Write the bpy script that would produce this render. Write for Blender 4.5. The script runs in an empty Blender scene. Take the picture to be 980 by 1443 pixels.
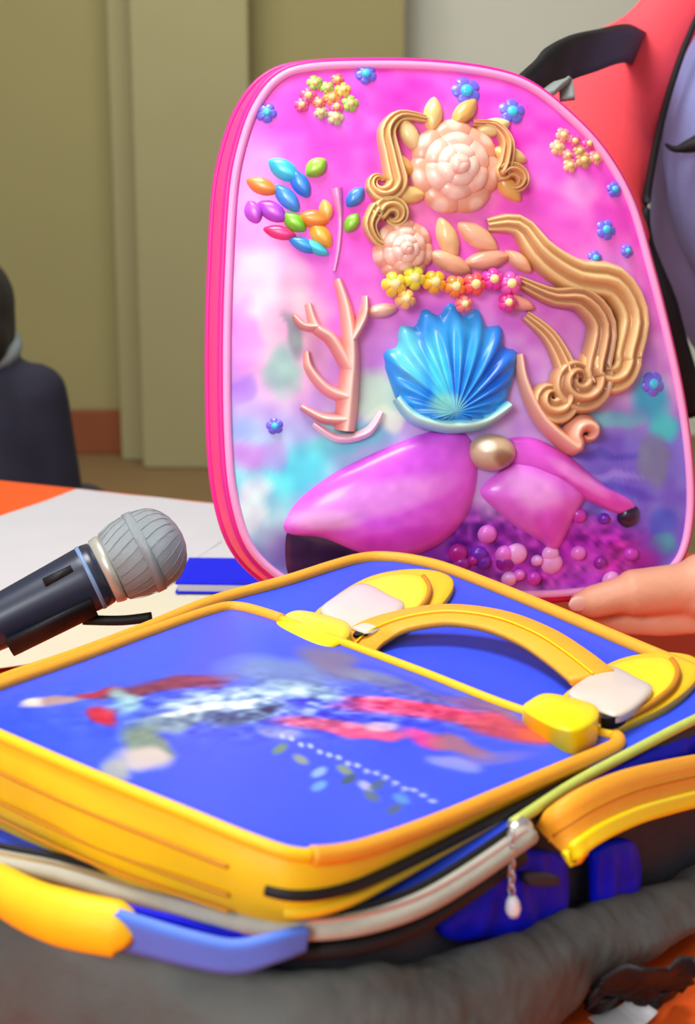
import bpy, bmesh, math, random
import numpy as np
from mathutils import Vector, Matrix
random.seed(7); rng = np.random.default_rng(7)
S = bpy.context.scene
C = S.collection

# ------------------------------------------------------------------ camera
F, W, H, PITCH = 2200.0, 980.0, 1443.0, math.radians(13.5)
CAM = np.array([0.0, 0.0, 1.15]); T = 0.75          # table top height
cam_d = bpy.data.cameras.new('camera'); cam = bpy.data.objects.new('camera', cam_d); C.objects.link(cam)
cam.location = CAM; cam.rotation_euler = (math.pi/2 - PITCH, 0, 0)
cam_d.sensor_fit = 'VERTICAL'; cam_d.sensor_height = 24.0; cam_d.lens = 24.0*F/H
cam_d.clip_start = 0.02
cam_d.dof.use_dof = True; cam_d.dof.focus_distance = 0.98; cam_d.dof.aperture_fstop = 7.0
S.camera = cam

# ------------------------------------------------------------------ light
world = bpy.data.worlds.new('world'); S.world = world; world.use_nodes = True
world.node_tree.nodes['Background'].inputs[0].default_value = (0.95, 0.98, 1.0, 1)
world.node_tree.nodes['Background'].inputs[1].default_value = 0.42
def area(name, loc, target, size, power, col=(1, 1, 1)):
    d = bpy.data.lights.new(name, 'AREA'); d.energy = power; d.size = size; d.color = col
    o = bpy.data.objects.new(name, d); C.objects.link(o); o.location = loc
    o.rotation_euler = (Vector(target) - Vector(loc)).to_track_quat('-Z', 'Y').to_euler()
    return o
area('added_overhead_light', (-0.5, 0.9, 2.75), (0, 1.1, 0.8), 0.9, 40, (.97, .99, 1))  # unseen area light added overhead, without a fixture
area('added_key_light', (-1.2, -1.6, 2.2), (0.1, 1.1, 0.9), 1.0, 46, (.97, .99, 1))  # added key from the upper front left, no window behind it
area('added_back_wall_fill', (-.4, 3.9, 2.9), (-.4, 5.2, 1.0), 1.4, 54, (.96, 1, .97))  # unseen fill added to brighten the back wall
S.view_settings.view_transform = 'Standard'; S.view_settings.look = 'None'
S.view_settings.gamma = 1.0; S.view_settings.use_curve_mapping = False
S.view_settings.exposure = 0.12

# ------------------------------------------------------------------ pixel helpers
cp, sp = math.cos(PITCH), math.sin(PITCH)
def ray(px, py):
    x = (px - W/2)/F; y = -(py - H/2)/F
    return np.array([x, cp + y*sp, -sp + y*cp])
def onz(px, py, z):
    d = ray(px, py); t = (z - CAM[2])/d[2]; return CAM + t*d
def ony(px, py, y):
    d = ray(px, py); return CAM + (y/d[1])*d
def onplane(px, py, p0, n):
    d = ray(px, py); t = np.dot(np.asarray(p0) - CAM, n)/np.dot(d, n); return CAM + t*d

def srgb(c):
    c = np.asarray(c, float)/255.0
    return np.where(c <= 0.04045, c/12.92, ((c+0.055)/1.055)**2.4)

# ------------------------------------------------------------------ materials
MATS = {}
def mat(name, col, rough=0.6, var=0.12, scale=60.0, bump=0.0, bscale=400.0, metal=0.0, spec=0.4, attr=False, coat=0.0, trans=0.0):
    if name in MATS: return MATS[name]
    m = bpy.data.materials.new(name); m.use_nodes = True; nt = m.node_tree; b = nt.nodes['Principled BSDF']
    b.inputs['Roughness'].default_value = rough; b.inputs['Metallic'].default_value = metal
    b.inputs['Specular IOR Level'].default_value = spec
    b.inputs['Coat Weight'].default_value = coat; b.inputs['Coat Roughness'].default_value = 0.15
    b.inputs['Transmission Weight'].default_value = trans
    tc = nt.nodes.new('ShaderNodeTexCoord')
    nz = nt.nodes.new('ShaderNodeTexNoise'); nz.inputs['Scale'].default_value = scale; nz.inputs['Detail'].default_value = 4
    nt.links.new(tc.outputs['Object'], nz.inputs['Vector'])
    mr = nt.nodes.new('ShaderNodeMapRange'); mr.inputs['To Min'].default_value = 1-var; mr.inputs['To Max'].default_value = 1+var
    nt.links.new(nz.outputs['Fac'], mr.inputs['Value'])
    hsv = nt.nodes.new('ShaderNodeHueSaturation'); nt.links.new(mr.outputs['Result'], hsv.inputs['Value'])
    if attr:
        at = nt.nodes.new('ShaderNodeVertexColor'); at.layer_name = 'print'
        nt.links.new(at.outputs['Color'], hsv.inputs['Color'])
    else:
        hsv.inputs['Color'].default_value = (*srgb(col), 1)
    nt.links.new(hsv.outputs['Color'], b.inputs['Base Color'])
    if bump > 0:
        n2 = nt.nodes.new('ShaderNodeTexNoise'); n2.inputs['Scale'].default_value = bscale; n2.inputs['Detail'].default_value = 3
        nt.links.new(tc.outputs['Object'], n2.inputs['Vector'])
        bp = nt.nodes.new('ShaderNodeBump'); bp.inputs['Strength'].default_value = bump; bp.inputs['Distance'].default_value = 0.002
        nt.links.new(n2.outputs['Fac'], bp.inputs['Height']); nt.links.new(bp.outputs['Normal'], b.inputs['Normal'])
    MATS[name] = m; return m

BLUE = mat('blue_nylon', (42, 80, 240), 0.5, .10, 40, .15, 900)
ROYAL = mat('royal_blue_vinyl', (10, 24, 222), 0.5, .2, 70, spec=.15)
SKYB = mat('light_blue_webbing', (88, 128, 235), 0.55, .12, 60, .2, 700)
YEL = mat('yellow_nylon', (248, 200, 22), 0.5, .10, 45, .2, 700)
YEL2 = mat('bright_yellow_plastic', (255, 226, 10), 0.35, .05, 30)
ORG = mat('amber_piping', (250, 172, 42), 0.5, .10, 60, .2, 700)
PLATE = mat('frosted_plastic', (226, 212, 196), 0.3, .06, 30, coat=.3)
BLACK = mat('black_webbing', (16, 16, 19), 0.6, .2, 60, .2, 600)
DGREY = mat('charcoal_side_fabric', (52, 53, 62), 0.7, .3, 50, .3, 500)
GREYF = mat('grey_cloth', (88, 91, 88), 0.8, .28, 22, .4, 160)
ZIPM = mat('pale_zip_tape', (176, 174, 158), 0.5, .15, 120, .3, 900)
METAL = mat('zip_metal', (205, 208, 212), 0.28, .1, 80, metal=.8)
PINK = mat('pink_gusset_nylon', (255, 70, 150), 0.5, .08, 40, .15, 700)
PINKP = mat('pale_pink_piping', (255, 168, 222), 0.35, .06, 50)
MAG = mat('magenta_piping', (228, 40, 150), 0.4, .08, 50)
PRINT = mat('printed_moulded_shell', (255, 255, 255), 0.32, .05, 90, spec=.5, attr=True, coat=.25)
PRINTF = mat('printed_flap_vinyl', (255, 255, 255), 0.38, .06, 120, .08, 500, attr=True)
SKIN = mat('skin', (222, 158, 126), 0.5, .10, 60, .12, 500)
CORAL = mat('coral_cotton', (255, 82, 92), 0.75, .08, 25, .2, 300)
VEST = mat('slate_vest_fabric', (136, 146, 200), 0.75, .12, 25, .25, 300)
NAVY = mat('dark_navy_coat', (36, 36, 52), 0.8, .25, 25, .3, 200)
HAIR = mat('dark_hair', (40, 34, 28), 0.6, .3, 90, .5, 250)
COLLAR = mat('pale_grey_collar', (150, 165, 165), 0.7, .1, 40)
ORCL = mat('orange_tablecloth', (238, 92, 18), 0.65, .06, 12, .15, 300)
WOOD = mat('table_wood', (120, 82, 50), 0.5, .2, 18)
PAPER = mat('white_paper', (204, 203, 206), 0.7, .03, 20)
PAPER2 = mat('cream_paper', (214, 208, 182), 0.7, .03, 20)
WALL = mat('khaki_wall_paint', (160, 150, 101), 0.85, .05, 2.5)
WALLC = mat('khaki_column_paint', (161, 152, 110), 0.85, .05, 2.5)
WALLP = mat('pale_wall_paint', (224, 222, 206), 0.85, .04, 2.5)
FLOOR = mat('brown_floor', (140, 112, 74), 0.6, .12, 3)
SKIRT = mat('brown_skirting_wood', (140, 74, 38), 0.5, .15, 8)
CEIL = mat('ceiling_white', (225, 222, 212), 0.9, .02, 3)
MICB = mat('mic_navy_black_metal', (38, 46, 66), 0.3, .12, 60, spec=.6)
MICG = mat('mic_grille_steel', (160, 170, 172), 0.4, .15, 900, .5, 2600, metal=.35)
MICR = mat('mic_ring_satin', (196, 196, 182), 0.35, .05, 80, metal=.4)

# ------------------------------------------------------------------ object helpers
def tag(o, label=None, cat=None, group=None, kind=None):
    if label: o['label'] = label
    if cat: o['category'] = cat
    if group: o['group'] = group
    if kind: o['kind'] = kind
    return o
def thing(name, loc, label, cat, group=None):
    o = bpy.data.objects.new(name, None); C.objects.link(o); o.location = loc; o.empty_display_size = 0.05
    return tag(o, label, cat, group)
def link(name, me, m, parent=None, smooth=True):
    me.materials.append(m)
    if smooth: me.polygons.foreach_set('use_smooth', [True]*len(me.polygons))
    me.update()
    o = bpy.data.objects.new(name, me); C.objects.link(o)
    if parent is not None:
        o.parent = parent
        if parent.type == 'EMPTY': o.matrix_parent_inverse = Matrix.Translation(-parent.location)   # vertices are given in world space
    return o
def mesh(name, V, Fc, m, parent=None, smooth=True, col=None, label=None):
    me = bpy.data.meshes.new(name); me.from_pydata([tuple(map(float, v)) for v in V], [], [tuple(map(int, f)) for f in Fc])
    bm = bmesh.new(); bm.from_mesh(me); bmesh.ops.recalc_face_normals(bm, faces=bm.faces); bm.to_mesh(me); bm.free()
    if col is not None:
        ca = me.color_attributes.new('print', 'FLOAT_COLOR', 'POINT')
        c4 = np.ones((len(V), 4), np.float32); c4[:, :3] = col; ca.data.foreach_set('color', c4.ravel())
    o = link(name, me, m, parent, smooth)
    if label: o['label'] = label
    return o
def bmobj(name, bm, m, parent=None, smooth=False):
    me = bpy.data.meshes.new(name); bmesh.ops.recalc_face_normals(bm, faces=bm.faces); bm.to_mesh(me); bm.free()
    return link(name, me, m, parent, smooth)
def box(name, lo, hi, m, parent=None, bevel=0.0):
    bm = bmesh.new(); bmesh.ops.create_cube(bm, size=1)
    for v in bm.verts: v.co = Vector([lo[i] + (v.co[i]+.5)*(hi[i]-lo[i]) for i in range(3)])
    if bevel: bmesh.ops.bevel(bm, geom=bm.edges[:], offset=bevel, segments=3, affect='EDGES', profile=.5)
    return bmobj(name, bm, m, parent)
def spline(P, n, closed=False):
    P = np.asarray(P, float); k = len(P); out = []
    segs = k if closed else k-1
    for i in range(n):
        t = i/(n if closed else n-1)*segs; j = min(int(t), segs-1); u = t-j
        g = (lambda q: P[q % k]) if closed else (lambda q: P[min(max(q, 0), k-1)])
        p0, p1, p2, p3 = g(j-1), g(j), g(j+1), g(j+2)
        out.append(.5*(2*p1 + (p2-p0)*u + (2*p0-5*p1+4*p2-p3)*u*u + (3*p1-p0-3*p2+p3)*u**3))
    return np.array(out)
def resample(P, n, closed=True):
    P = np.asarray(P, float); Q = np.vstack([P, P[:1]]) if closed else P
    d = np.r_[0, np.cumsum(np.linalg.norm(np.diff(Q, axis=0), axis=1))]
    t = np.linspace(0, d[-1], n+1)[:-1] if closed else np.linspace(0, d[-1], n)
    return np.stack([np.interp(t, d, Q[:, i]) for i in range(Q.shape[1])], 1)
def norm(v): return v/ (np.linalg.norm(v, axis=-1, keepdims=True)+1e-12)
def tube(name, P, r, m, parent=None, seg=10, closed=False, flat=1.0, up=None, caps=True, label=None, col=None):
    """sweep an ellipse (r wide, r*flat thick along 'up') along P"""
    P = np.asarray(P, float); n = len(P); r = np.broadcast_to(np.asarray(r, float), (n,))
    tan = norm(np.roll(P, -1, 0)-np.roll(P, 1, 0)) if closed else norm(np.gradient(P, axis=0))
    up = np.array([0, 0, 1.0]) if up is None else np.asarray(up, float)
    up = np.broadcast_to(up, (n, 3))
    side = np.cross(tan, up); bad = np.linalg.norm(side, axis=1) < .05; side[bad] = np.cross(tan[bad], [1.0, 0, 0]); side = norm(side); nn = norm(np.cross(side, tan))
    V = []; Fc = []
    for i in range(n):
        for k in range(seg):
            a = 2*math.pi*k/seg
            V.append(P[i] + side[i]*math.cos(a)*r[i] + nn[i]*math.sin(a)*r[i]*flat)
    lim = n if closed else n-1
    for i in range(lim):
        for k in range(seg):
            i2 = (i+1) % n; Fc.append((i*seg+k, i*seg+(k+1) % seg, i2*seg+(k+1) % seg, i2*seg+k))
    if not closed and caps:
        Fc.append(tuple(range(seg-1, -1, -1))); Fc.append(tuple((n-1)*seg+k for k in range(seg)))
    return mesh(name, V, Fc, m, parent, True, col, label)
def band(name, P, w, th, side, m, parent=None, label=None):
    """flat webbing: rectangle section, width vector 'side' (per point or one), thickness th along the normal"""
    P = np.asarray(P, float); n = len(P); w = np.broadcast_to(np.asarray(w, float), (n,)); side = np.broadcast_to(np.asarray(side, float), (n, 3))
    tan = norm(np.gradient(P, axis=0)); side = norm(side - tan*np.sum(side*tan, 1, keepdims=True)); nn = np.cross(tan, side)
    sec = [(-1, -.35), (-.93, .5), (-.5, .5), (0, .5), (.5, .5), (.93, .5), (1, -.35), (.93, -.5), (0, -.5), (-.93, -.5)]
    V = []; Fc = []; q = len(sec)
    for i in range(n):
        for a, b in sec: V.append(P[i] + side[i]*a*w[i]/2 + nn[i]*b*th)
    for i in range(n-1):
        for k in range(q): Fc.append((i*q+k, i*q+(k+1) % q, (i+1)*q+(k+1) % q, (i+1)*q+k))
    Fc += [tuple(range(q)), tuple((n-1)*q+k for k in range(q))]
    return mesh(name, V, Fc, m, parent, True, None, label)
def rings(out, c, nr, fn, inner=0.0):
    """star-shaped fill: rings from outline 'out' (n,k) to centre c; fn(points, t) -> 3D"""
    n = len(out); ts = np.linspace(1, inner, nr+1)[:-1]; V = []; Fc = []; UV = []
    for t in ts:
        q = c + (out-c)*t; UV.append(q); V.append(fn(q, np.full(n, t)))
    UV.append(c[None]); V.append(fn(c[None], np.zeros(1)))
    V = np.vstack(V); UV = np.vstack(UV)
    for i in range(nr-1):
        for k in range(n): Fc.append((i*n+k, i*n+(k+1) % n, (i+1)*n+(k+1) % n, (i+1)*n+k))
    last = (nr-1)*n; ce = nr*n
    for k in range(n): Fc.append((last+k, last+(k+1) % n, ce))
    return V, Fc, UV
def vnoise(x, y, s, seed=0):
    """smooth value noise in numpy"""
    r = np.random.default_rng(seed); g = r.random((64, 64)); x = x/s; y = y/s
    i = np.floor(x).astype(int); j = np.floor(y).astype(int); u = x-i; v = y-j; u = u*u*(3-2*u); v = v*v*(3-2*v)
    a = g[i % 64, j % 64]; b = g[(i+1) % 64, j % 64]; c = g[i % 64, (j+1) % 64]; d = g[(i+1) % 64, (j+1) % 64]
    return (a*(1-u)+b*u)*(1-v) + (c*(1-u)+d*u)*v
def remesh(name, prims, m, parent, voxel, smooth=6):
    """one continuous skin over overlapping tapered capsules / ellipsoids"""
    bm = bmesh.new()
    for p in prims:
        if p[0] == 'cap':
            _, a, b, ra, rb = p; a = Vector(a); b = Vector(b); d = b-a; L = d.length; q = d.to_track_quat('Z', 'Y')
            r = bmesh.ops.create_uvsphere(bm, u_segments=18, v_segments=12, radius=1)
            for v in r['verts']:
                z = v.co.z; rr = ra if z < 0 else rb
                if abs(z) < 1e-6: rr = (ra+rb)/2
                co = Vector((v.co.x*rr, v.co.y*rr, z*rr + (0 if z < 0 else L)))
                v.co = a + q @ co
        else:
            _, c, rad, rot = p
            r = bmesh.ops.create_uvsphere(bm, u_segments=20, v_segments=14, radius=1)
            R = Matrix.Rotation(rot[0], 3, 'X') @ Matrix.Rotation(rot[1], 3, 'Y') @ Matrix.Rotation(rot[2], 3, 'Z')
            for v in r['verts']: v.co = Vector(c) + R @ Vector((v.co.x*rad[0], v.co.y*rad[1], v.co.z*rad[2]))
    o = bmobj(name, bm, m, parent, True)
    md = o.modifiers.new('remesh', 'REMESH'); md.mode = 'VOXEL'; md.voxel_size = voxel; md.use_smooth_shade = True
    sm = o.modifiers.new('smooth', 'SMOOTH'); sm.factor = .5; sm.iterations = smooth
    return o

# ------------------------------------------------------------------ the room
def struct(o): o['kind'] = 'structure'; return o
WY = 5.75
struct(box('floor', (-4, -3, -.06), (4.5, 7.2, 0), FLOOR))
struct(box('ceiling', (-4, -3, 3.0), (4.5, 7.2, 3.06), CEIL))
struct(box('wall_back', (-4, WY, 0), (0.2, WY+.12, 3.0), WALL))
xL = ony(172, 400, WY)[0]; xM = ony(196, 300, WY-.35)[0]; xR = ony(352, 300, WY-.35)[0]
struct(box('wall_column', (xM-.02, WY-.30, 0), (xR, WY+.3, 3.0), WALLC, None, .01))
tr = struct(box('trim_1', (xL, WY-.16, 0), (xM+.0, WY+.05, 3.0), WALLC, None, .01))
struct(box('wall_right', (xR-.02, WY+.35, 0), (4.5, WY+.47, 3.0), WALLP))
struct(box('baseboard_back', (-4, WY-.03, 0), (xL-.002, WY-.002, .165), SKIRT, None, .008))

# ------------------------------------------------------------------ table
A = onz(0, 677, T)[:2]; B = onz(330, 712, T)[:2]; eu = (B-A)/np.linalg.norm(B-A); ew = np.array([eu[1], -eu[0]])
def tp(u, w, z): p = A + eu*u + ew*w; return np.array([p[0], p[1], z])
tb = thing('folding_table', tuple(tp(.6, .6, 0)), 'wooden table standing under the orange tablecloth', 'table')
def slab(name, u0, u1, w0, w1, z0, z1, m, parent):
    V = [tp(u, w, z) for z in (z0, z1) for (u, w) in ((u0, w0), (u1, w0), (u1, w1), (u0, w1))]
    return mesh(name, V, [(0, 1, 2, 3), (4, 5, 6, 7), (0, 1, 5, 4), (1, 2, 6, 5), (2, 3, 7, 6), (3, 0, 4, 7)], m, parent, False)
slab('table_top', -.9, 1.75, .004, 1.33, T-.035, T-.003, WOOD, tb)
for u in (-.85, 1.65):
    for w in (.05, 1.24): slab('leg', u, u+.05, w, w+.05, 0, T-.035, WOOD, tb)
# cloth: top sheet and hanging drop with soft folds
nu, V, Fc = 220, [], []
per = []
u0, u1, w0, w1 = -.905, 1.755, 0.0, 1.335
def perim(n):
    pts = resample(np.array([(u0, w0), (u1, w0), (u1, w1), (u0, w1)]), n); return pts
pp = perim(nu); cc = pp.mean(0)
lv = [(T-.002, 0), (T, 0), (T-.006, .006), (T-.08, .010), (T-.25, .016), (T-.45, .022)]
rows = [(cc, 0)]
V.append(tp(cc[0], cc[1], T))
for li, (z, o) in enumerate(lv[1:]):
    for k, q in enumerate(pp):
        d = q-cc; d = np.sign(d)*(np.abs(np.abs(d)-np.array([(u1-u0)/2, (w1-w0)/2])) < 1e-3)
        f = o*(1+.8*math.sin(k*.9)*(li > 1)); V.append(tp(q[0]+d[0]*f, q[1]+d[1]*f, z))
for k in range(nu): Fc.append((0, 1+k, 1+(k+1) % nu))
for l in range(4):
    for k in range(nu): Fc.append((1+l*nu+k, 1+l*nu+(k+1) % nu, 1+(l+1)*nu+(k+1) % nu, 1+(l+1)*nu+k))
tag(mesh('tablecloth', V, Fc, ORCL, None, False), 'plain orange cloth spread over the table', 'tablecloth')

# ------------------------------------------------------------------ loose papers
def sheet(px, py, rot, w, h, z, curl, m, label, group=None, name='paper_sheet'):
    c = onz(px, py, z); V = []; Fc = []; n = 9
    ca, sa = math.cos(rot), math.sin(rot)
    for lay in (0, 1):
        for i in range(n):
            for j in range(n):
                a = (i/(n-1)-.5)*w; b = (j/(n-1)-.5)*h
                zz = z + .0005*(1-lay) + curl*(max(0, i/(n-1)-.55)*2)**2 + .001*math.sin(a*30+b*20+px)**2
                V.append((c[0]+a*ca-b*sa, c[1]+a*sa+b*ca, zz))
    q = n*n
    for i in range(n-1):
        for j in range(n-1):
            f = (i*n+j, i*n+j+1, (i+1)*n+j+1, (i+1)*n+j); Fc.append(f); Fc.append(tuple(q+x for x in f[::-1]))
    edge = [i*n for i in range(n)] + [(n-1)*n+j for j in range(1, n)] + [i*n+n-1 for i in range(n-2, -1, -1)] + [j for j in range(n-2, 0, -1)]
    for a, b in zip(edge, edge[1:]+edge[:1]): Fc.append((a, b, q+b, q+a))
    return tag(mesh(name, V, Fc, m, None, False), label, 'paper', group)
sheet(205, 733, -.42, .30, .19, T+.0005, .004, PAPER, 'white paper sheet along the far table edge behind the microphone head', 'papers on the table')
sheet(35, 790, -.30, .32, .22, T+.0030, .004, PAPER, 'white paper sheet beside the bare orange strip of tablecloth', 'papers on the table')
sheet(270, 790, -.08, .21, .297, T+.0055, .003, PAPER, 'white paper sheet with the blue notebook lying on it', 'papers on the table')
sheet(150, 868, .35, .297, .21, T+.0080, .004, PAPER2, 'cream paper sheet under the microphone and behind the blue bag', 'papers on the table')

# ------------------------------------------------------------------ blue notebook
nb = thing('notebook', tuple(onz(315, 822, T+.0115)), 'slim royal blue notebook lying on the white paper sheet', 'notebook')
z0 = T+.0115; pA, pB = onz(247, 836, z0), onz(400, 838, z0)
du = norm(pB-pA); dv = np.array([-du[1], du[0], 0])
def nbs(name, z0, z1, ins, m):
    a = pA+du*ins+dv*ins; b = pA+du*(.16-ins)+dv*ins; c = b+dv*(.085-2*ins); d = a+dv*(.085-2*ins)
    V = [np.array([*q[:2], z]) for z in (z0, z1) for q in (a, b, c, d)]
    return mesh(name, V, [(0, 1, 2, 3), (4, 5, 6, 7), (0, 1, 5, 4), (1, 2, 6, 5), (2, 3, 7, 6), (3, 0, 4, 7)], m, nb, False)
nbs('cover', z0, z0+.0015, 0, ROYAL); nbs('pages', z0+.0015, z0+.008, .002, PAPER); nbs('cover', z0+.008, z0+.0095, 0, ROYAL)

# ------------------------------------------------------------------ microphone in a clip on a desk stand
def frame(ax):
    ax = norm(np.asarray(ax, float)); s = norm(np.cross(ax, [0, 0, 1.0])); return ax, s, np.cross(s, ax)
def lathe(name, o, ax, prof, m, parent, seg=28, label=None):
    ax, s, u = frame(ax); V = []; Fc = []
    for (h, r) in prof:
        for k in range(seg):
            a = 2*math.pi*k/seg; V.append(o + ax*h + (s*math.cos(a)+u*math.sin(a))*max(r, 1e-5))
    for i in range(len(prof)-1):
        for k in range(seg): Fc.append((i*seg+k, i*seg+(k+1) % seg, (i+1)*seg+(k+1) % seg, (i+1)*seg+k))
    Fc.append(tuple(range(seg))); Fc.append(tuple((len(prof)-1)*seg+k for k in range(seg)))
    return mesh(name, V, Fc, m, parent, True, None, label)
hc = ony(203, 778, 1.0); tl = ony(-45, 898, .965); ax = norm(hc-tl)
mic = thing('microphone', tuple(hc - ax*.06), 'dark handheld microphone with a silver mesh head propped in a clip', 'microphone')
R = .0275
GRL = lathe('grille', hc, ax, [(-.024, .0215), (-.022, .0235), (-.012, R*.97), (0, R), (.004, R), (.012, R*.95), (.019, R*.8), (.024, R*.58), (.027, R*.3), (.028, .001)], MICG, mic)
lathe('grille_band', hc, ax, [(-.0035, R*.9), (-.003, R+.0012), (.003, R+.0012), (.0035, R*.9)], MICG, GRL)
# wire mesh ribs of the head
for k in range(24):
    a0 = 2*math.pi*k/24; axx, s_, u_ = frame(ax); P = []
    for h, r in spline([(-.022, .0238), (-.012, R*.98), (0, R+.0003), (.012, R*.96), (.02, R*.77), (.025, R*.5)], 14):
        tw = a0 + h*14; P.append(hc+axx*h+(s_*math.cos(tw)+u_*math.sin(tw))*r)
    tube('mesh_wire', P, .00018, MICG, GRL, 5)
lathe('collar_ring', hc, ax, [(-.031, .019), (-.030, .0225), (-.026, .0235), (-.0235, .0235), (-.023, .020)], MICR, mic)
HDL = lathe('handle', hc, ax, [(-.185, .004), (-.184, .0135), (-.15, .0150), (-.10, .0178), (-.06, .0205), (-.044, .0217), (-.036, .0222), (-.031, .0215), (-.030, .018)], MICB, mic)
lathe('handle_stripe', hc, ax, [(-.0405, .0205), (-.040, .0224), (-.0375, .0226), (-.037, .0205)], mat('mic_stripe_blue', (120, 150, 190), .35), HDL)
axx, s_, u_ = frame(ax)
sw = hc - ax*.062 + norm(-np.cross(ax, [0, 0, 1])*0 + np.array([0.15, -.62, .75]))*.0200
tube('switch_slot', [sw-ax*.010, sw+ax*.010], .0035, BLACK, HDL, 8)
for k in range(5):   # pale marks printed beside the switch
    c0 = hc - ax*(.047+.006*k) + norm(np.array([.25, -.35, .9]))*(.0216-.0006*k)
    tube('scale_mark', [c0-s_*.004, c0+s_*.004], .0006, mat('mark_blue_grey', (120, 145, 185), .5), HDL, 5)
st = thing('microphone_stand', tuple(np.r_[(hc-ax*.075)[:2], T+.0105]), 'small black desk stand holding the microphone with its clip', 'microphone stand')
cpnt = hc - ax*.075
up = np.array([0, 0, 1.0])
lathe('base', np.r_[cpnt[:2], T+.0105], up, [(0, .042), (.004, .043), (.008, .038), (.011, .010), (.014, .007)], BLACK, st)
lathe('post', np.r_[cpnt[:2], T+.022], up, [(0, .005), (cpnt[2]-T-.054, .005)], BLACK, st, 14)
lathe('swivel', np.r_[cpnt[:2], cpnt[2]-.035], up, [(0, .004), (.002, .0095), (.010, .0095), (.013, .005)], BLACK, st, 16)
V, Fc = [], []       # open clip trough
for i, h in enumerate((-.03, .03)):
    for r in (.0213, .0243):
        for k in range(15):
            a = math.radians(195+150*k/14); V.append(cpnt+ax*h+(s_*math.cos(a)+u_*math.sin(a))*r)
for k in range(14):
    Fc += [(k, k+1, 30+k+1, 30+k), (15+k, 15+k+1, 45+k+1, 45+k), (k, k+1, 15+k+1, 15+k), (30+k, 30+k+1, 45+k+1, 45+k)]
Fc += [(0, 15, 45, 30), (14, 29, 59, 44)]
mesh('clip', V, Fc, BLACK, st)
cw = onz(222, 874, T+.06)
tube('tension_lever', spline([cpnt+ax*.02-u_*.024, cpnt+ax*.045-u_*.034+np.array([0, -.01, 0]), cpnt+ax*.065-u_*.040+np.array([0.0, -.015, 0])], 10), .0035, BLACK, st, 8)

# ------------------------------------------------------------------ blue and yellow school bag lying on its back
zb = T+.11
bag = thing('school_bag', tuple(np.r_[onz(480, 1030, zb)[:2], T]), 'blue school bag with yellow trim and buckled flap lying flat on the table', 'school bag')
rim_px = [(-60, 1000), (0, 966), (100, 931), (200, 893), (300, 852), (400, 824), (465, 803), (505, 792), (540, 789), (585, 794), (640, 809), (760, 857), (900, 917), (985, 953),
          (1035, 978), (1043, 990), (1030, 1000), (980, 1017), (870, 1074), (800, 1113), (720, 1166), (640, 1220), (570, 1260), (500, 1283), (430, 1290), (350, 1280), (200, 1243), (100, 1214), (0, 1194), (-120, 1162), (-175, 1135), (-170, 1100), (-130, 1055)]
rim = np.array([onz(x, y, zb) for x, y in rim_px])
rimS = spline(rim, 240, True)
cB = rimS[:, :2].mean(0)
def outn(P):          # outward normal in plan of a closed ccw/cw loop
    t = np.roll(P, -1, 0)[:, :2]-np.roll(P, 1, 0)[:, :2]; n = norm(np.stack([t[:, 1], -t[:, 0]], 1))
    s = np.sign(np.sum(n*(P[:, :2]-cB), 1)).sum(); return n*(1 if s > 0 else -1)
nB = outn(rimS)
# visible near-side profile: how far below the rim the grey lower compartment bulges out
def lowz(x, y):       # right side sags lower than the left / front
    u = np.clip((x-.01)/.16, 0, 1); return .024 + .058*u
drop = lowz(rimS[:, 0], rimS[:, 1])
far = np.clip((rimS[:, 1]-.80)/.1, 0, 1)
def loop_rows(rows):
    V = []; n = len(rimS)
    for off, z in rows: V.append(np.column_stack([rimS[:, :2]+nB*np.asarray(off).reshape(-1, 1)*np.ones((n, 1)), np.broadcast_to(z, (n,))]))
    Fc = []
    for i in range(len(rows)-1):
        for k in range(n): Fc.append((i*n+k, i*n+(k+1) % n, (i+1)*n+(k+1) % n, (i+1)*n+k))
    return np.vstack(V), Fc
k1 = np.arange(240)
V, Fc = loop_rows([(0, zb), (.001, zb-.004), (-.003, zb-drop*.3), (-.004, zb-drop*.7), (-.004, zb-drop-.012)])
mesh('side_wall', V, Fc, DGREY, bag)
fold = vnoise(k1*1.0, k1*0.0, 7, 3)-.5
rows = []
for f, o, dz in [(0, -.008, -.006), (.0, .004, .001), (.0, .010, .0025), (.05, .016, 0), (.14, .022, 0), (.28, .026, 0), (.42, .027, 0), (.58, .026, 0), (.75, .021, 0), (.9, .012, 0), (1, .002, 0)]:
    z = (zb-drop)*(1-f) + (T+.0065)*f + dz
    o2 = (o + .009*(vnoise(k1*1.0, k1*0+f*40, 9, 5)-.5)*min(1, f*6+.4))*(1-.6*far) + .0
    rows.append((o2, z + .006*(vnoise(k1*1., k1*0+3, 14, 8)-.5)*(1-f)))
V, Fc = loop_rows(rows)
Vb = np.vstack([V, [[*cB, T+.0065]]]); nR = len(rows); base = (nR-1)*240
Fc = Fc + [(base+k, base+(k+1) % 240, len(V)) for k in range(240)]
lb = mesh('lower_compartment', Vb, Fc, GREYF, bag, label='grey cloth lower compartment sagging onto the table')
sd = lb.modifiers.new('sub', 'SUBSURF'); sd.levels = 1; sd.render_levels = 2
tx = bpy.data.textures.new('crumple', 'CLOUDS'); tx.noise_scale = .045; tx.noise_depth = 3
dm = lb.modifiers.new('crumple', 'DISPLACE'); dm.texture = tx; dm.strength = .011; dm.mid_level = .5; dm.texture_coords = 'GLOBAL'
# top of the main compartment
def topz(P2):
    d = np.linalg.norm((P2-cB), axis=1); return zb + .004*np.clip(1-(d/.2)**2, 0, 1)
V, Fc, _ = rings(rimS[:, :2], cB, 8, lambda q, t: np.column_stack([q, topz(q)]))
mesh('front_panel', V, Fc, BLUE, bag)
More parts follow.
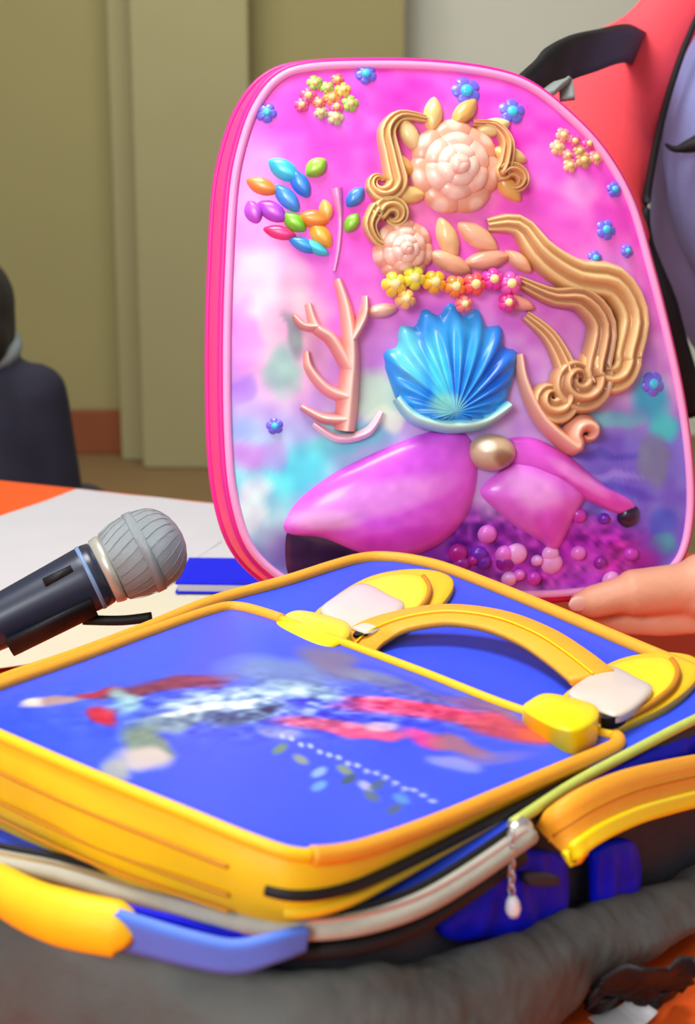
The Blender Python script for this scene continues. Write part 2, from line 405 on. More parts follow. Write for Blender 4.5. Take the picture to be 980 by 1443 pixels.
# rim piping, zip tape
def rimseg(i0, i1, z=0.0, off=0.0, n=80):
    m = len(rim_px); full = []
    tt = np.linspace(i0/m*240, i1/m*240, n)
    for t in tt:
        a = int(math.floor(t)) % 240; b = (a+1) % 240; u = t-math.floor(t)
        p = rimS[a]*(1-u)+rimS[b]*u; nn = nB[a]*(1-u)+nB[b]*u; full.append([p[0]+nn[0]*off, p[1]+nn[1]*off, zb+z])
    return np.array(full)
tube('rim_piping', rimseg(0.6, 14.5, .002, 0, 110), .0042, ORG, bag, 10)
tube('rim_piping', rimseg(14.5, 20, .002, .001, 50), .0026, mat('lime_piping', (196, 208, 96), .5, .15, 120), bag, 8)
tube('zip_tape', rimseg(20, 29.6, -.001, .0085, 90), .0055, ZIPM, bag, 10, flat=.8)
tube('zip_tape', rimseg(20, 29.6, -.012, .005, 90), .004, BLACK, bag, 8)
tube('zip_tape', rimseg(20.2, 29.6, .0035, .0045, 90), .0015, BLACK, bag, 8)
# zip teeth: fine repeated pieces joined as one part
bm = bmesh.new()
for p in rimseg(20.1, 29.4, .0028, .0105, 230):
    r = bmesh.ops.create_cube(bm, size=1)
    for v in r['verts']: v.co = Vector(p)+Vector((v.co.x*.0011, v.co.y*.0011, v.co.z*.0022))
o = bmobj('zip_teeth', bm, METAL, bag); o['kind'] = 'stuff'
# ---- raised front pocket with printed flap
zfit = np.array([(0, 1040, .909), (420, 1207, .884), (868, 1040, .8685), (335, 858, .873), (-60, 1003, .906), (0, 968, .892), (640, 1130, .876), (600, 955, .871)])
Aq = np.column_stack([np.ones(len(zfit)), zfit[:, 0], zfit[:, 1], zfit[:, 0]*zfit[:, 1]]); co = np.linalg.lstsq(Aq, zfit[:, 2], rcond=None)[0]
def zf(x, y): return co[0]+co[1]*x+co[2]*y+co[3]*x*y
flap_px = [(-52, 1005), (-35, 985), (0, 970), (100, 935), (200, 898), (290, 866), (330, 858), (375, 868), (430, 888), (480, 907), (600, 952), (720, 999), (830, 1032), (866, 1040), (872, 1050), (850, 1062), (780, 1092), (700, 1126), (620, 1160), (540, 1190), (480, 1206), (420, 1208), (360, 1190), (250, 1145), (120, 1092), (0, 1040), (-40, 1022)]
fl2 = spline(flap_px, 260, True); fl2 = resample(fl2, 260)
cF = np.array([400., 1030.])
def flap3(q, t):
    z = zf(q[:, 0], q[:, 1]); P = np.array([onz(x, y, zz) for (x, y), zz in zip(q, z)])
    P[:, 2] += .006*(1-t**2) + .0012*(vnoise(q[:, 0]+500, q[:, 1]+500, 90, 11)-.5)*(1-t**4)
    return P
def blobs(px, base, L):
    col = base.copy()
    for (x, y, rx, ry, ang, c, a) in L:
        ca, sa = math.cos(math.radians(ang)), math.sin(math.radians(ang))
        dx = px[:, 0]-x; dy = px[:, 1]-y; u = (dx*ca+dy*sa)/rx; v = (-dx*sa+dy*ca)/ry
        w = np.clip(1.35-(u*u+v*v)**1.0*1.35, 0, 1)*a; w = w[:, None]
        col = col*(1-w) + np.asarray(c, float)*w
    return col
V, Fc, UV = rings(fl2, cF, 110, flap3)
pr = np.tile(np.array([50., 86., 246.]), (len(UV), 1))
pr += (vnoise(UV[:, 0]+900, UV[:, 1]+900, 130, 2)-.5)[:, None]*np.array([24, 18, 14])
# abstract colour splash print: silver, teal, red and brown streaks with no figure in it
L = [(180, 987, 60, 9, -8, (120, 40, 60), .9), (75, 995, 52, 8, -8, (190, 150, 140), .9), (48, 998, 20, 8, 0, (240, 228, 215), .95), (140, 985, 40, 7, -6, (190, 40, 60), .9),
     (150, 1020, 26, 14, 20, (215, 30, 60), .95), (260, 973, 85, 14, -4, (140, 50, 70), .9), (175, 1000, 26, 22, 20, (150, 200, 205), .85), (320, 1000, 130, 22, -6, (170, 205, 225), .85),
     (250, 1030, 95, 20, -10, (120, 150, 160), .9), (350, 1025, 70, 17, -14, (70, 105, 125), .85), (230, 1018, 40, 8, -6, (60, 90, 200), .8), (300, 1012, 95, 7, -9, (225, 245, 245), .9),
     (205, 1062, 48, 24, 15, (130, 150, 120), .9), (200, 1078, 52, 16, 10, (215, 200, 190), .9), (170, 1088, 26, 12, 20, (190, 190, 170), .8), (400, 960, 110, 30, 6, (120, 150, 185), .75), (470, 940, 60, 25, 20, (125, 115, 130), .8), (430, 985, 70, 16, 8, (150, 190, 205), .8),
     (560, 975, 95, 17, 16, (100, 100, 150), .7), (520, 960, 50, 16, 10, (130, 150, 170), .6), (620, 1015, 165, 17, 4, (235, 60, 110), .95), (560, 1003, 90, 8, 6, (250, 75, 115), .95), (720, 1035, 120, 18, 6, (200, 70, 90), .95), (780, 1040, 70, 12, 4, (225, 100, 70), .9), (680, 1000, 80, 14, 14, (150, 80, 120), .7),
     (470, 1040, 100, 12, 4, (240, 110, 140), .9), (520, 1050, 70, 8, 3, (255, 80, 130), .9), (540, 1040, 30, 8, 0, (235, 200, 215), .8), (600, 1055, 45, 10, 15, (235, 60, 150), .9), (650, 1062, 60, 12, 12, (180, 110, 110), .8), (690, 1075, 70, 12, -6, (140, 120, 190), .6), (640, 1085, 50, 10, 8, (160, 165, 230), .7), (400, 1050, 40, 8, 10, (170, 175, 215), .7)]
sx = 24*(vnoise(UV[:, 0]+300, UV[:, 1]*3+50, 40, 21)-.5); sy = 9*(vnoise(UV[:, 0]+80, UV[:, 1]+700, 30, 22)-.5)
pr = blobs(UV+np.column_stack([sx, sy]), pr, L)
stm = np.exp(-(((UV[:, 0]-400)/330)**2+((UV[:, 1]-1012)/48)**2)*2)
sk = (vnoise(UV[:, 0]*.45+UV[:, 1]*.1+70, UV[:, 1]*1.6+90, 9, 31)-.5)*stm
pr += sk[:, None]*np.array([170, 160, 130])
sk2 = (vnoise(UV[:, 0]*.5+UV[:, 1]*.2+10, UV[:, 1]*1.5+40, 5, 33)-.5)*stm
pr += sk2[:, None]*np.array([120, 110, 90])
# worn, unreadable printed marks: a row of small pale flecks above a row of larger green-grey dabs
L2 = []
for k in range(17):
    t = k/16; L2.append((398+212*t, 1056+76*t+random.uniform(-3, 3), 5.5, 4.0, 20, (190, 205, 255), .9))
for k, (x, y, c) in enumerate([(395, 1072, (112, 150, 96)), (424, 1086, (150, 165, 140)), (450, 1102, (150, 190, 240)), (486, 1098, (140, 160, 120)), (492, 1110, (60, 95, 100)), (516, 1118, (190, 190, 225)), (532, 1116, (70, 105, 130)), (524, 1131, (96, 120, 120)), (556, 1146, (80, 105, 130)), (566, 1132, (90, 160, 215)), (450, 1120, (110, 175, 250))]):
    L2.append((x, y, 15, 7, 22 if k % 2 else -25, c, .9))
pr = blobs(UV, pr, L2)
FLP = mesh('flap', V, Fc, PRINTF, bag, col=srgb(np.clip(pr, 0, 255)), label='blue vinyl flap with a worn red, silver and teal printed splash')
fl3 = flap3(fl2, np.ones(len(fl2)))
# pocket wall from flap edge down to the main panel
n = len(fl3); cF3 = fl3[:, :2].mean(0)
t2 = np.roll(fl3, -1, 0)[:, :2]-np.roll(fl3, 1, 0)[:, :2]; nF = norm(np.stack([t2[:, 1], -t2[:, 0]], 1))
if np.sign(np.sum(nF*(fl3[:, :2]-cF3), 1)).sum() < 0: nF = -nF
V = []; hh = fl3[:, 2]-zb
for f, o in [(0, -.001), (.12, .0015), (.35, .0022), (.6, .001), (.85, -.003), (1.0, -.008)]:
    bulge = o*np.clip(hh/.03, .2, 1.2) + .0030*(vnoise(np.arange(n)*1.0+f*17, np.arange(n)*0+f*30, 16, 4)-.5)*np.clip((hh-.015)/.01, 0, 1) + .010*f*f*np.clip((hh-.030)/.02, 0, 1)
    V.append(np.column_stack([fl3[:, :2]+nF*bulge[:, None], fl3[:, 2]*(1-f)+(zb-.001)*f]))
V = np.vstack(V); Fc = [(i*n+k, i*n+(k+1) % n, (i+1)*n+(k+1) % n, (i+1)*n+k) for i in range(5) for k in range(n)]
GUS = mesh('pocket_gusset', V, Fc, YEL, bag)
def fseg(p0, p1, dz=0, off=0.0, nn=90, frac=0.0):
    d = lambda p: int(np.argmin(np.sum((fl2-np.array(p))**2, 1)))
    a, b = d(p0), d(p1); b = b if b > a else b+len(fl2)
    idx = np.linspace(a, b, nn); out = []
    for t in idx:
        i = int(t) % n; j = (i+1) % n; u = t-int(t); p = fl3[i]*(1-u)+fl3[j]*u; q = nF[i]*(1-u)+nF[j]*u
        z = p[2]*(1-frac)+zb*frac; out.append([p[0]+q[0]*off, p[1]+q[1]*off, z+dz])
    return np.array(out)
tube('flap_binding', fseg((-52, 1005), (400, 878), .001, 0, 70), .0036, ORG, FLP)
tube('flap_binding', fseg((400, 878), (866, 1040), .001, 0, 90), .0026, YEL, FLP)
tube('flap_binding', fseg((866, 1040), (440, 1209), .001, 0, 90), .0038, ORG, FLP)
tube('flap_binding', fseg((440, 1209), (-52, 1005), .001, 0, 90), .0028, YEL, FLP)
for fr in (.30, .62, .80): tube('seam', fseg((330, 1180), (-40, 1022), 0, .0040, 60, fr), .0009, mat('ochre_stitching', (205, 135, 20), .5), GUS, 6)
tube('gap_shade_strip', fseg((880, 1050), (380, 1196), -.003, .003, 90, .35), .0024, BLACK, bag)  # black tube painting in the shadow gap below the flap piping
tube('pocket_binding', fseg((872, 1050), (400, 1206), -.002, .0015, 110, .62), .0026, YEL, bag)
# ---- webbing carry handle lying on the panel
hp = [(497, 916, .006), (515, 899, .009), (545, 883, .012), (590, 871, .016), (640, 867, .018), (700, 876, .018), (755, 898, .016), (797, 925, .013), (835, 955, .011)]
hP = spline([onz(x, y, zb+z) for x, y, z in hp], 50); tg = norm(np.gradient(hP, axis=0))
HND = band('carry_handle', hP, .026, .004, np.cross(tg, [0, 0, 1.0]) + np.array([0, 0, -.12]), ORG, bag)
tube('handle_stitching', hP+np.array([0, -.0012, .0030]), .0006, YEL2, HND, 5)
# ---- two buckled closures
def poly_slab(name, pts, z0, z1, m, parent, dome=0.0, label=None):
    P2 = spline(pts, 64, True); c = P2.mean(0); up_ = []
    def f(q, t): 
        P = np.array([onz(x, y, z1) for x, y in q]); P[:, 2] += dome*(1-t**2); return P
    ins = c+(P2-c)*.97
    Vt, Ft, _ = rings(ins, c, 6, f); nn = len(P2)
    mid = np.array([onz(x, y, z1-.0008) for x, y in P2]); bot = mid.copy(); bot[:, 2] = z0
    Vn = np.vstack([Vt, mid, bot]); b1 = len(Vt); b2 = b1+nn
    Ft = list(Ft)+[(k, (k+1) % nn, b1+(k+1) % nn, b1+k) for k in range(nn)]+[(b1+k, b1+(k+1) % nn, b2+(k+1) % nn, b2+k) for k in range(nn)]
    Ft.append(tuple(b2+k for k in range(nn)))
    return mesh(name, Vn, Ft, m, parent, True, None, label)
def buckle(dx, dy, sc, bk):
    q = lambda L: [((x-520)*sc+520+dx, (y-860)*sc+860+dy) for x, y in L]
    bk = poly_slab('buckle', q([(440, 872), (470, 842), (520, 813), (575, 802), (622, 806), (640, 822), (625, 850), (590, 878), (545, 900), (510, 912), (470, 900)]), zb+.001, zb+.0055, YEL, bk)
    poly_slab('strap_layer', q([(500, 832), (540, 812), (585, 809), (603, 822), (600, 846), (578, 868), (540, 886), (515, 884)]), zb+.0055, zb+.0085, YEL2, bk)
    poly_slab('buckle_plate', q([(452, 858), (480, 836), (512, 822), (548, 838), (570, 852), (552, 876), (524, 893), (500, 889), (470, 876)]), zb+.0086, zb+.0125, PLATE, bk, .002, 'frosted pale plastic buckle plate')
    poly_slab('buckle_slot', q([(498, 895), (508, 884), (528, 880), (533, 886), (520, 894)]), zb+.0056, zb+.0122, BLACK, bk)
    poly_slab('strap_end', q([(388, 884), (400, 868), (425, 860), (478, 872), (494, 884), (488, 902), (462, 915), (430, 909)]), zb+.004, zb+.0175, YEL2, bk, .003)
    tube('strap_edge', spline([onz(x, y, zb+.0085) for x, y in q([(597, 812), (606, 828), (598, 850), (572, 872), (540, 890)])], 24), .0016, mat('ochre_stitching', (205, 135, 20), .5), bk, 8)
buckle(0, 0, 1, bag); buckle(350, 117, 1.0, bag)
# ---- near right wall: yellow side strap, blue side patches, zip pull
rw0, rw1 = onz(720, 1166, zb), onz(980, 1017, zb); rd = norm(rw1-rw0); rn = np.array([rd[1], -rd[0], 0]); rn = rn if rn[1] < 0 else -rn
def wallR(px, py, off): return onplane(px, py, rw0+rn*off, rn)
P = spline([wallR(x, y, o) for x, y, o in [(786, 1190, .010), (804, 1168, .015), (838, 1146, .018), (890, 1124, .018), (950, 1108, .016), (1010, 1094, .012), (1040, 1082, .004)]], 40)
SST = band('side_strap', P, .026, .005, np.array([0, 0, 1.0])-rn*.35, ORG, bag)
tS = norm(np.gradient(P, axis=0)); sS = np.broadcast_to(np.array([0, 0, 1.0])-rn*.35, P.shape); sS = norm(sS-tS*np.sum(sS*tS, 1, keepdims=True)); nS = np.cross(tS, sS)
nS = nS*np.sign(np.sum(nS*rn, 1, keepdims=True))
band('side_strap_stripe', P+nS*.0030-sS*.0080, .0080, .003, np.array([0, 0, 1.0])-rn*.35, YEL2, SST)
tube('stitching', P+nS*.0030+sS*.003, .0007, mat('ochre_stitching', (205, 135, 20), .5), SST, 5)
def wall_patch(name, pts, off, th, m, wav=.002, label=None):
    P2 = spline(pts, 60, True); c = P2.mean(0)
    def f(q, t):
        P = np.array([wallR(x, y, off) for x, y in q]); b = th*(1-t**4) + wav*(vnoise(q[:, 0]*1.0, q[:, 1]*.3, 11, 9)-.5)*(1-t**6); return P+rn*b[:, None]
    Vt, Ft, _ = rings(P2, c, 10, f); nn = len(P2); back = Vt[:nn]-rn*.004
    Ft = list(Ft)+[(k, (k+1) % nn, len(Vt)+(k+1) % nn, len(Vt)+k) for k in range(nn)]+[tuple(len(Vt)+k for k in range(nn))]
    return mesh(name, np.vstack([Vt, back]), Ft, m, bag, True, None, label)
wall_patch('side_pocket', [(668, 1215), (735, 1200), (790, 1205), (802, 1240), (800, 1290), (785, 1318), (700, 1322), (640, 1325), (625, 1305), (655, 1262)], .003, .0025, ROYAL, .004)
wall_patch('side_pocket', [(842, 1200), (870, 1186), (895, 1188), (905, 1230), (895, 1275), (868, 1300), (845, 1290), (840, 1240)], .003, .0025, ROYAL, .004)
wall_patch('side_panel', [(790, 1125), (870, 1082), (985, 1024), (1035, 1008), (1035, 1120), (960, 1128), (900, 1135), (850, 1160), (800, 1180)], -.001, .003, ROYAL, .003)
wall_patch('label_patch', [(748, 1232), (785, 1234), (786, 1248), (750, 1248)], .012, .001, DGREY, 0)
sl = onz(720, 1168, zb-.002)+rn*.004
SLD = tube('zip_slider', [sl-rd*.007, sl-rd*.003, sl+rd*.003, sl+rd*.007], [.003, .0058, .0062, .0035], METAL, bag, 12)
pull = [wallR(720, 1172+118*k/12, .012+.0035*math.sin(k*.4)) for k in range(13)]
for k in range(9):
    a = np.array(wallR(721, 1178+9.5*k, .0135)); tangent = norm(np.array(wallR(721, 1190+9*k, .0135))-a)
    s2 = rd if k % 2 else rn; loop = [a+tangent*.0026*math.cos(t)+s2*.0014*math.sin(t) for t in np.linspace(0, 2*math.pi, 13)[:-1]]
    tube('chain_link', loop, .0006, METAL, SLD, 5, closed=True, up=rn if k % 2 else rd)
pe = np.array(wallR(722, 1262, .0135)); pf = np.array(wallR(724, 1290, .0135))
tube('zip_pull', [pe, pe*.7+pf*.3, pe*.3+pf*.7, pf], [.0015, .003, .0035, .0025], mat('white_pull', (235, 235, 245), .3), SLD, 10)
# ---- near left wall: padded yellow grip with a blue webbing loop
lw0, lw1 = onz(0, 1194, zb), onz(350, 1280, zb); ld = norm(lw1-lw0); ln = np.array([ld[1], -ld[0], 0]); ln = ln if ln[1] < 0 else -ln
def wallL(px, py, off): return onplane(px, py, lw0+ln*off, ln)
P = spline([wallL(x, y, o) for x, y, o in [(-40, 1228, .010), (5, 1256, .020), (55, 1282, .028), (108, 1298, .031), (160, 1308, .030), (170, 1310, .029)]], 36)
tube('strap_grip', P, np.interp(np.arange(36), [0, 6, 18, 30, 35], [.007, .0105, .0118, .0112, .0095]), YEL, bag, 16, flat=.8, up=ln)
P = spline([wallL(x, y, o) for x, y, o in [(160, 1308, .030), (210, 1322, .031), (270, 1338, .031), (330, 1348, .028), (385, 1336, .022), (430, 1322, .010)]], 40)
band('strap_loop', P, np.interp(np.arange(40), [0, 20, 39], [.021, .0165, .010]), .004, np.array([0, 0, 1.0])+ln*.3, SKYB, bag)
P = spline([wallL(x, y, o) for x, y, o in [(170, 1283, .026), (240, 1300, .020), (310, 1318, .014), (380, 1320, .008)]], 24)
band('strap_loop', P, .006, .003, np.array([0, 0, 1.0]), ROYAL, bag)
# ---- crumpled strap tail at the foot of the bag, and a scrap of paper
for k in range(6):
    P = [onz(826+26*j+6*k, 1414-7*k+6*math.sin(j*2.1+k*1.7)-3*j, T+.009+.007*k+.004*math.sin(j*1.9+k)) for j in range(6)]
    band('strap_tail', spline(P, 36), .010, .002, np.array([.1, -.5, .8]), BLACK, bag)
sheet(878, 1440, .5, .026, .018, T+.001, .006, PAPER, 'small white paper scrap on the orange cloth beside black strap ends', None, 'paper_scrap')

# ------------------------------------------------------------------ pink backpack with a moulded front
YAW, LEAN = math.radians(9), math.radians(9)
an = np.array([math.sin(YAW)*math.cos(LEAN), -math.cos(YAW)*math.cos(LEAN), math.sin(LEAN)])     # face normal
ar = np.array([math.cos(YAW), math.sin(YAW), 0]); au = np.cross(an, ar)*1; au = au if au[2] > 0 else -au
p0 = ony(640, 836, 1.105)
def toab(px, py):
    p = onplane(px, py, p0, an)-p0; return np.array([np.dot(p, ar), np.dot(p, au)])
def ab3(q, h=0.0):
    q = np.atleast_2d(q); return p0 + q[:, :1]*ar + q[:, 1:2]*au + np.reshape(h, (-1, 1))*an
pk_px = [(322, 620), (320, 500), (323, 380), (330, 265), (343, 200), (362, 150), (392, 112), (435, 96), (520, 92), (610, 94), (690, 104), (745, 122), (798, 162), (848, 215), (888, 285), (914, 372), (937, 462), (957, 555), (969, 640), (972, 715), (962, 775), (938, 806), (890, 822), (800, 835), (700, 838), (600, 838), (500, 836), (430, 828), (385, 805), (350, 765), (330, 700)]
out_ab = resample(spline(np.array([toab(x, y) for x, y in pk_px]), 400, True), 300)
cA = np.array([np.mean([out_ab[:, 0].min(), out_ab[:, 0].max()]), np.mean([out_ab[:, 1].min(), out_ab[:, 1].max()])])
thO = np.arctan2(out_ab[:, 1]-cA[1], out_ab[:, 0]-cA[0]); rO = np.linalg.norm(out_ab-cA, axis=1); od = np.argsort(thO)
def rfrac(q):
    q = np.atleast_2d(q)-cA; th = np.arctan2(q[:, 1], q[:, 0]); return np.linalg.norm(q, axis=1)/np.interp(th, thO[od], rO[od], period=2*math.pi)
def shell_h(q): return .022*(1-np.clip(rfrac(q), 0, 1)**3.2)
bp = thing('backpack', tuple(ab3(cA, -.06)[0]*np.array([1, 1, 0])+np.array([0, 0, p0[2]])), 'upright pink childrens backpack with a glossy moulded relief front', 'backpack')
# px->ab is projective; keep an inverse for the print
def ab2px(q):
    P = ab3(q)-CAM; z = P[:, 1]*cp - P[:, 2]*sp; y = P[:, 1]*sp + P[:, 2]*cp
    return np.column_stack([W/2+F*P[:, 0]/z, H/2-F*y/z])
V, Fc, UV = rings(out_ab, cA, 120, lambda q, t: ab3(q, shell_h(q)))
px = ab2px(UV)
g = np.clip((px[:, 1]-330)/230, 0, 1)[:, None]
pr = np.array([250., 84., 216.])*(1-g) + np.array([205., 160., 232.])*g
g2 = np.clip((px[:, 1]-560)/110, 0, 1)[:, None]*np.clip((620-px[:, 0])/160, 0, 1)[:, None]
pr = pr*(1-g2)+np.array([150., 222., 240.])*g2
g3 = np.clip((px[:, 0]-760)/60, 0, 1)[:, None]*np.clip((px[:, 1]-560)/60, 0, 1)[:, None]
pr = pr*(1-g3)+np.array([128., 110., 226.])*g3
L = [(370, 400, 75, 70, 0, (248, 190, 228), .9), (400, 470, 70, 120, 0, (240, 188, 205), .8), (395, 520, 30, 45, 0, (150, 195, 185), .9), (410, 470, 14, 40, -15, (120, 140, 140), .8), (345, 470, 25, 60, 0, (250, 120, 225), .7), (345, 550, 22, 22, 0, (170, 110, 230), .8), (340, 600, 25, 20, 0, (150, 170, 240), .8), (345, 640, 35, 25, 0, (225, 130, 235), .7),
     (420, 660, 60, 40, -30, (100, 238, 246), .95), (380, 640, 30, 25, 0, (200, 140, 235), .6), (350, 720, 30, 60, 20, (235, 248, 252), .9), (385, 750, 30, 40, 20, (190, 225, 245), .8), (520, 560, 50, 40, 0, (200, 230, 205), .9), (480, 620, 80, 25, -10, (110, 215, 225), .8), (540, 590, 30, 20, 0, (235, 245, 220), .8),
     (620, 260, 110, 120, 0, (240, 150, 170), .5), (760, 240, 60, 40, 20, (255, 120, 235), .8), (700, 220, 50, 50, 0, (245, 60, 200), .5), (560, 140, 70, 40, 0, (250, 60, 195), .6), (480, 180, 50, 30, 0, (225, 100, 225), .8), (380, 195, 50, 30, 0, (252, 70, 225), .7), (800, 330, 80, 60, 40, (255, 130, 235), .6), (860, 400, 40, 60, 0, (235, 150, 245), .7), (810, 270, 40, 26, 0, (250, 160, 240), .8),
     (910, 560, 40, 40, 0, (60, 190, 225), .9), (930, 600, 30, 24, 0, (70, 215, 220), .9), (890, 500, 30, 45, 0, (170, 120, 235), .7), (850, 590, 60, 16, 0, (110, 200, 215), .8), (850, 640, 70, 8, 4, (95, 80, 205), .8), (850, 670, 75, 7, 6, (170, 150, 248), .8), (860, 690, 70, 8, 12, (90, 70, 205), .8), (915, 650, 30, 45, 0, (125, 130, 165), .8), (930, 740, 28, 30, 0, (75, 90, 220), .9), (935, 765, 26, 18, 30, (70, 170, 195), .9),
     (640, 780, 320, 75, 0, (120, 30, 170), .9), (800, 780, 140, 60, 0, (175, 40, 200), .8), (880, 790, 50, 35, 0, (205, 50, 175), .7)]
pr = blobs(px+np.column_stack([14*(vnoise(px[:, 0], px[:, 1], 22, 41)-.5), 14*(vnoise(px[:, 0], px[:, 1], 22, 42)-.5)]), pr, L)
pr += ((vnoise(px[:, 0], px[:, 1], 20, 43)-.5)*34)[:, None]*np.array([.6, 1.2, .5])
sparkle = vnoise(px[:, 0], px[:, 1], 9, 44); bed = np.clip((px[:, 1]-690)/40, 0, 1)*np.clip((px[:, 0]-600)/60, 0, 1)*np.clip((905-px[:, 0])/40, 0, 1)
pr += (bed*(sparkle-.5))[:, None]*np.array([150., 70., 120.])
shell = mesh('moulded_front', V, Fc, PRINT, bp, col=srgb(np.clip(pr, 0, 255)), label='glossy pink and lilac moulded front shell with raised shapes')
# piping, gusset, back
tube('edge_piping', ab3(out_ab, .001), .0030, PINKP, bp, 10, closed=True, up=an)
def offs(P, d):
    t = np.roll(P, -1, 0)-np.roll(P, 1, 0); nn = norm(np.stack([t[:, 1], -t[:, 0]], 1))
    if np.sum(nn*(P-cA)) < 0: nn = -nn
    return P+nn*d
tube('edge_piping', ab3(offs(out_ab, .0035), -.006), .0032, MAG, bp, 10, closed=True, up=an)
lv = [(-.001, -.002), (.0045, -.009), (.007, -.016), (.010, -.030), (.011, -.055), (.008, -.085), (.0, -.105), (-.012, -.112)]
V = np.vstack([ab3(offs(out_ab, o), h) for o, h in lv]); n = len(out_ab)
Fc = [(i*n+k, i*n+(k+1) % n, (i+1)*n+(k+1) % n, (i+1)*n+k) for i in range(len(lv)-1) for k in range(n)]
mesh('gusset', V, Fc, PINK, bp)
Vb, Fb, _ = rings(offs(out_ab, -.010), cA, 10, lambda q, t: ab3(q, -.111-.006*(1-t**2)))
mesh('back_panel', Vb, Fb, mat('grey_back_padding', (90, 85, 95), .8, .15, 60, .3, 300), bp)
tube('zip_line', ab3(offs(out_ab, .0112), -.040), .0022, MAG, bp, 8, closed=True, up=an)
# ---- relief pieces (each its own part)
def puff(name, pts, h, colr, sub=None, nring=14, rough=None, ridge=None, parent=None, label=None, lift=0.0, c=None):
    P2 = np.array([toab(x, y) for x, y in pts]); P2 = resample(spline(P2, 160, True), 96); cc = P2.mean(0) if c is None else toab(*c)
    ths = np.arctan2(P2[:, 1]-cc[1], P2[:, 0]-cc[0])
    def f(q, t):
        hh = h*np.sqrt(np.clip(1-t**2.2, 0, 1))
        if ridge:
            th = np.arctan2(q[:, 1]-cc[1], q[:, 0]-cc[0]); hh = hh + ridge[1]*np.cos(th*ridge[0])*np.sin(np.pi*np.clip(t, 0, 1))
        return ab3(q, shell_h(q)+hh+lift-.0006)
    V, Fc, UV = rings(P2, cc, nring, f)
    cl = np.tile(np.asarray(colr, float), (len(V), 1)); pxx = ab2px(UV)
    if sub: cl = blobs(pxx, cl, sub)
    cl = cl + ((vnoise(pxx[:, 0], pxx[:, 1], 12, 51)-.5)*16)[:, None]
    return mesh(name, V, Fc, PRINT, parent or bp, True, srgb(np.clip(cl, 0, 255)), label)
def ribbon(name, pts, wid, h, colr, col2=None, parent=None, lift=0.0, strands=3, label=None):
    n = 60; P2 = spline(np.array([toab(x, y) for x, y in pts]), n); w = np.interp(np.linspace(0, 1, n), np.linspace(0, 1, len(wid)), wid)*.00051
    t = norm(np.gradient(P2, axis=0)); nn = np.stack([-t[:, 1], t[:, 0]], 1); K = 17; V = []; cl = []
    for k in range(K):
        u = -1+2*k/(K-1); q = P2+nn*(u*w)[:, None]
        hh = h*np.sqrt(1-u*u*.999)*np.clip(w/w.max()*1.3, .25, 1)*(1+.22*math.cos(u*strands*math.pi))
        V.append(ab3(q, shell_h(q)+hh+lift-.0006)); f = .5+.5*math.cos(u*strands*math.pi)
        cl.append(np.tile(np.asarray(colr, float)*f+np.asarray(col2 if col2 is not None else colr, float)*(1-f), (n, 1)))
    V = np.vstack(V); Fc = [(k*n+i, k*n+i+1, (k+1)*n+i+1, (k+1)*n+i) for k in range(K-1) for i in range(n-1)]
    return mesh(name, V, Fc, PRINT, parent or bp, True, srgb(np.clip(np.vstack(cl), 0, 255)), label)
GOLD, GOLD2, PEACH = (248, 214, 150), (214, 150, 84), (246, 186, 160)
# two big orchid petals and their dark leaves
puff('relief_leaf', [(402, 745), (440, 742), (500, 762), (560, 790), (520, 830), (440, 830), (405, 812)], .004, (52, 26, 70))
puff('relief_petal', [(398, 735), (420, 700), (470, 662), (540, 628), (600, 606), (640, 604), (662, 632), (664, 680), (648, 730), (610, 768), (550, 788), (500, 778), (450, 758), (405, 752)], .017, (226, 92, 232),
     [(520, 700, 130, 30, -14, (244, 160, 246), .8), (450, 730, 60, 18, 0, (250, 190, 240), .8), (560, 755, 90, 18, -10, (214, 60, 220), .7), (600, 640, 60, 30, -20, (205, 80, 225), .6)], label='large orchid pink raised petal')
puff('relief_petal', [(668, 690), (690, 665), (730, 640), (780, 650), (815, 690), (800, 730), (778, 775), (755, 760), (720, 740), (690, 716)], .014, (232, 110, 232),
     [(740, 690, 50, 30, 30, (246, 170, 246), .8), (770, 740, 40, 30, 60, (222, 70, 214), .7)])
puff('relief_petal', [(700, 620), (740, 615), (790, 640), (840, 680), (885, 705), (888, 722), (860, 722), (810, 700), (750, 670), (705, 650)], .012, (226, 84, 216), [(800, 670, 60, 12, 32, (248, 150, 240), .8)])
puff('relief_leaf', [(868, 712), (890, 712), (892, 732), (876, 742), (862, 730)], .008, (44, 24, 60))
# cushion of amethyst beads
for k in range(34):
    x, y = random.uniform(620, 900), random.uniform(722, 822)
    if (x < 660 and y < 775) or (690 < x < 795 and y < 775): continue
    r = random.uniform(8, 16); c = random.choice([(160, 40, 190), (205, 60, 200), (120, 40, 190), (232, 120, 225), (150, 30, 160), (245, 170, 240), (175, 30, 150)])
    puff('relief_bead', [(x+r*math.cos(a), y+r*math.sin(a)) for a in np.linspace(0, 6.283, 9)[:-1]], .006, c, nring=5)
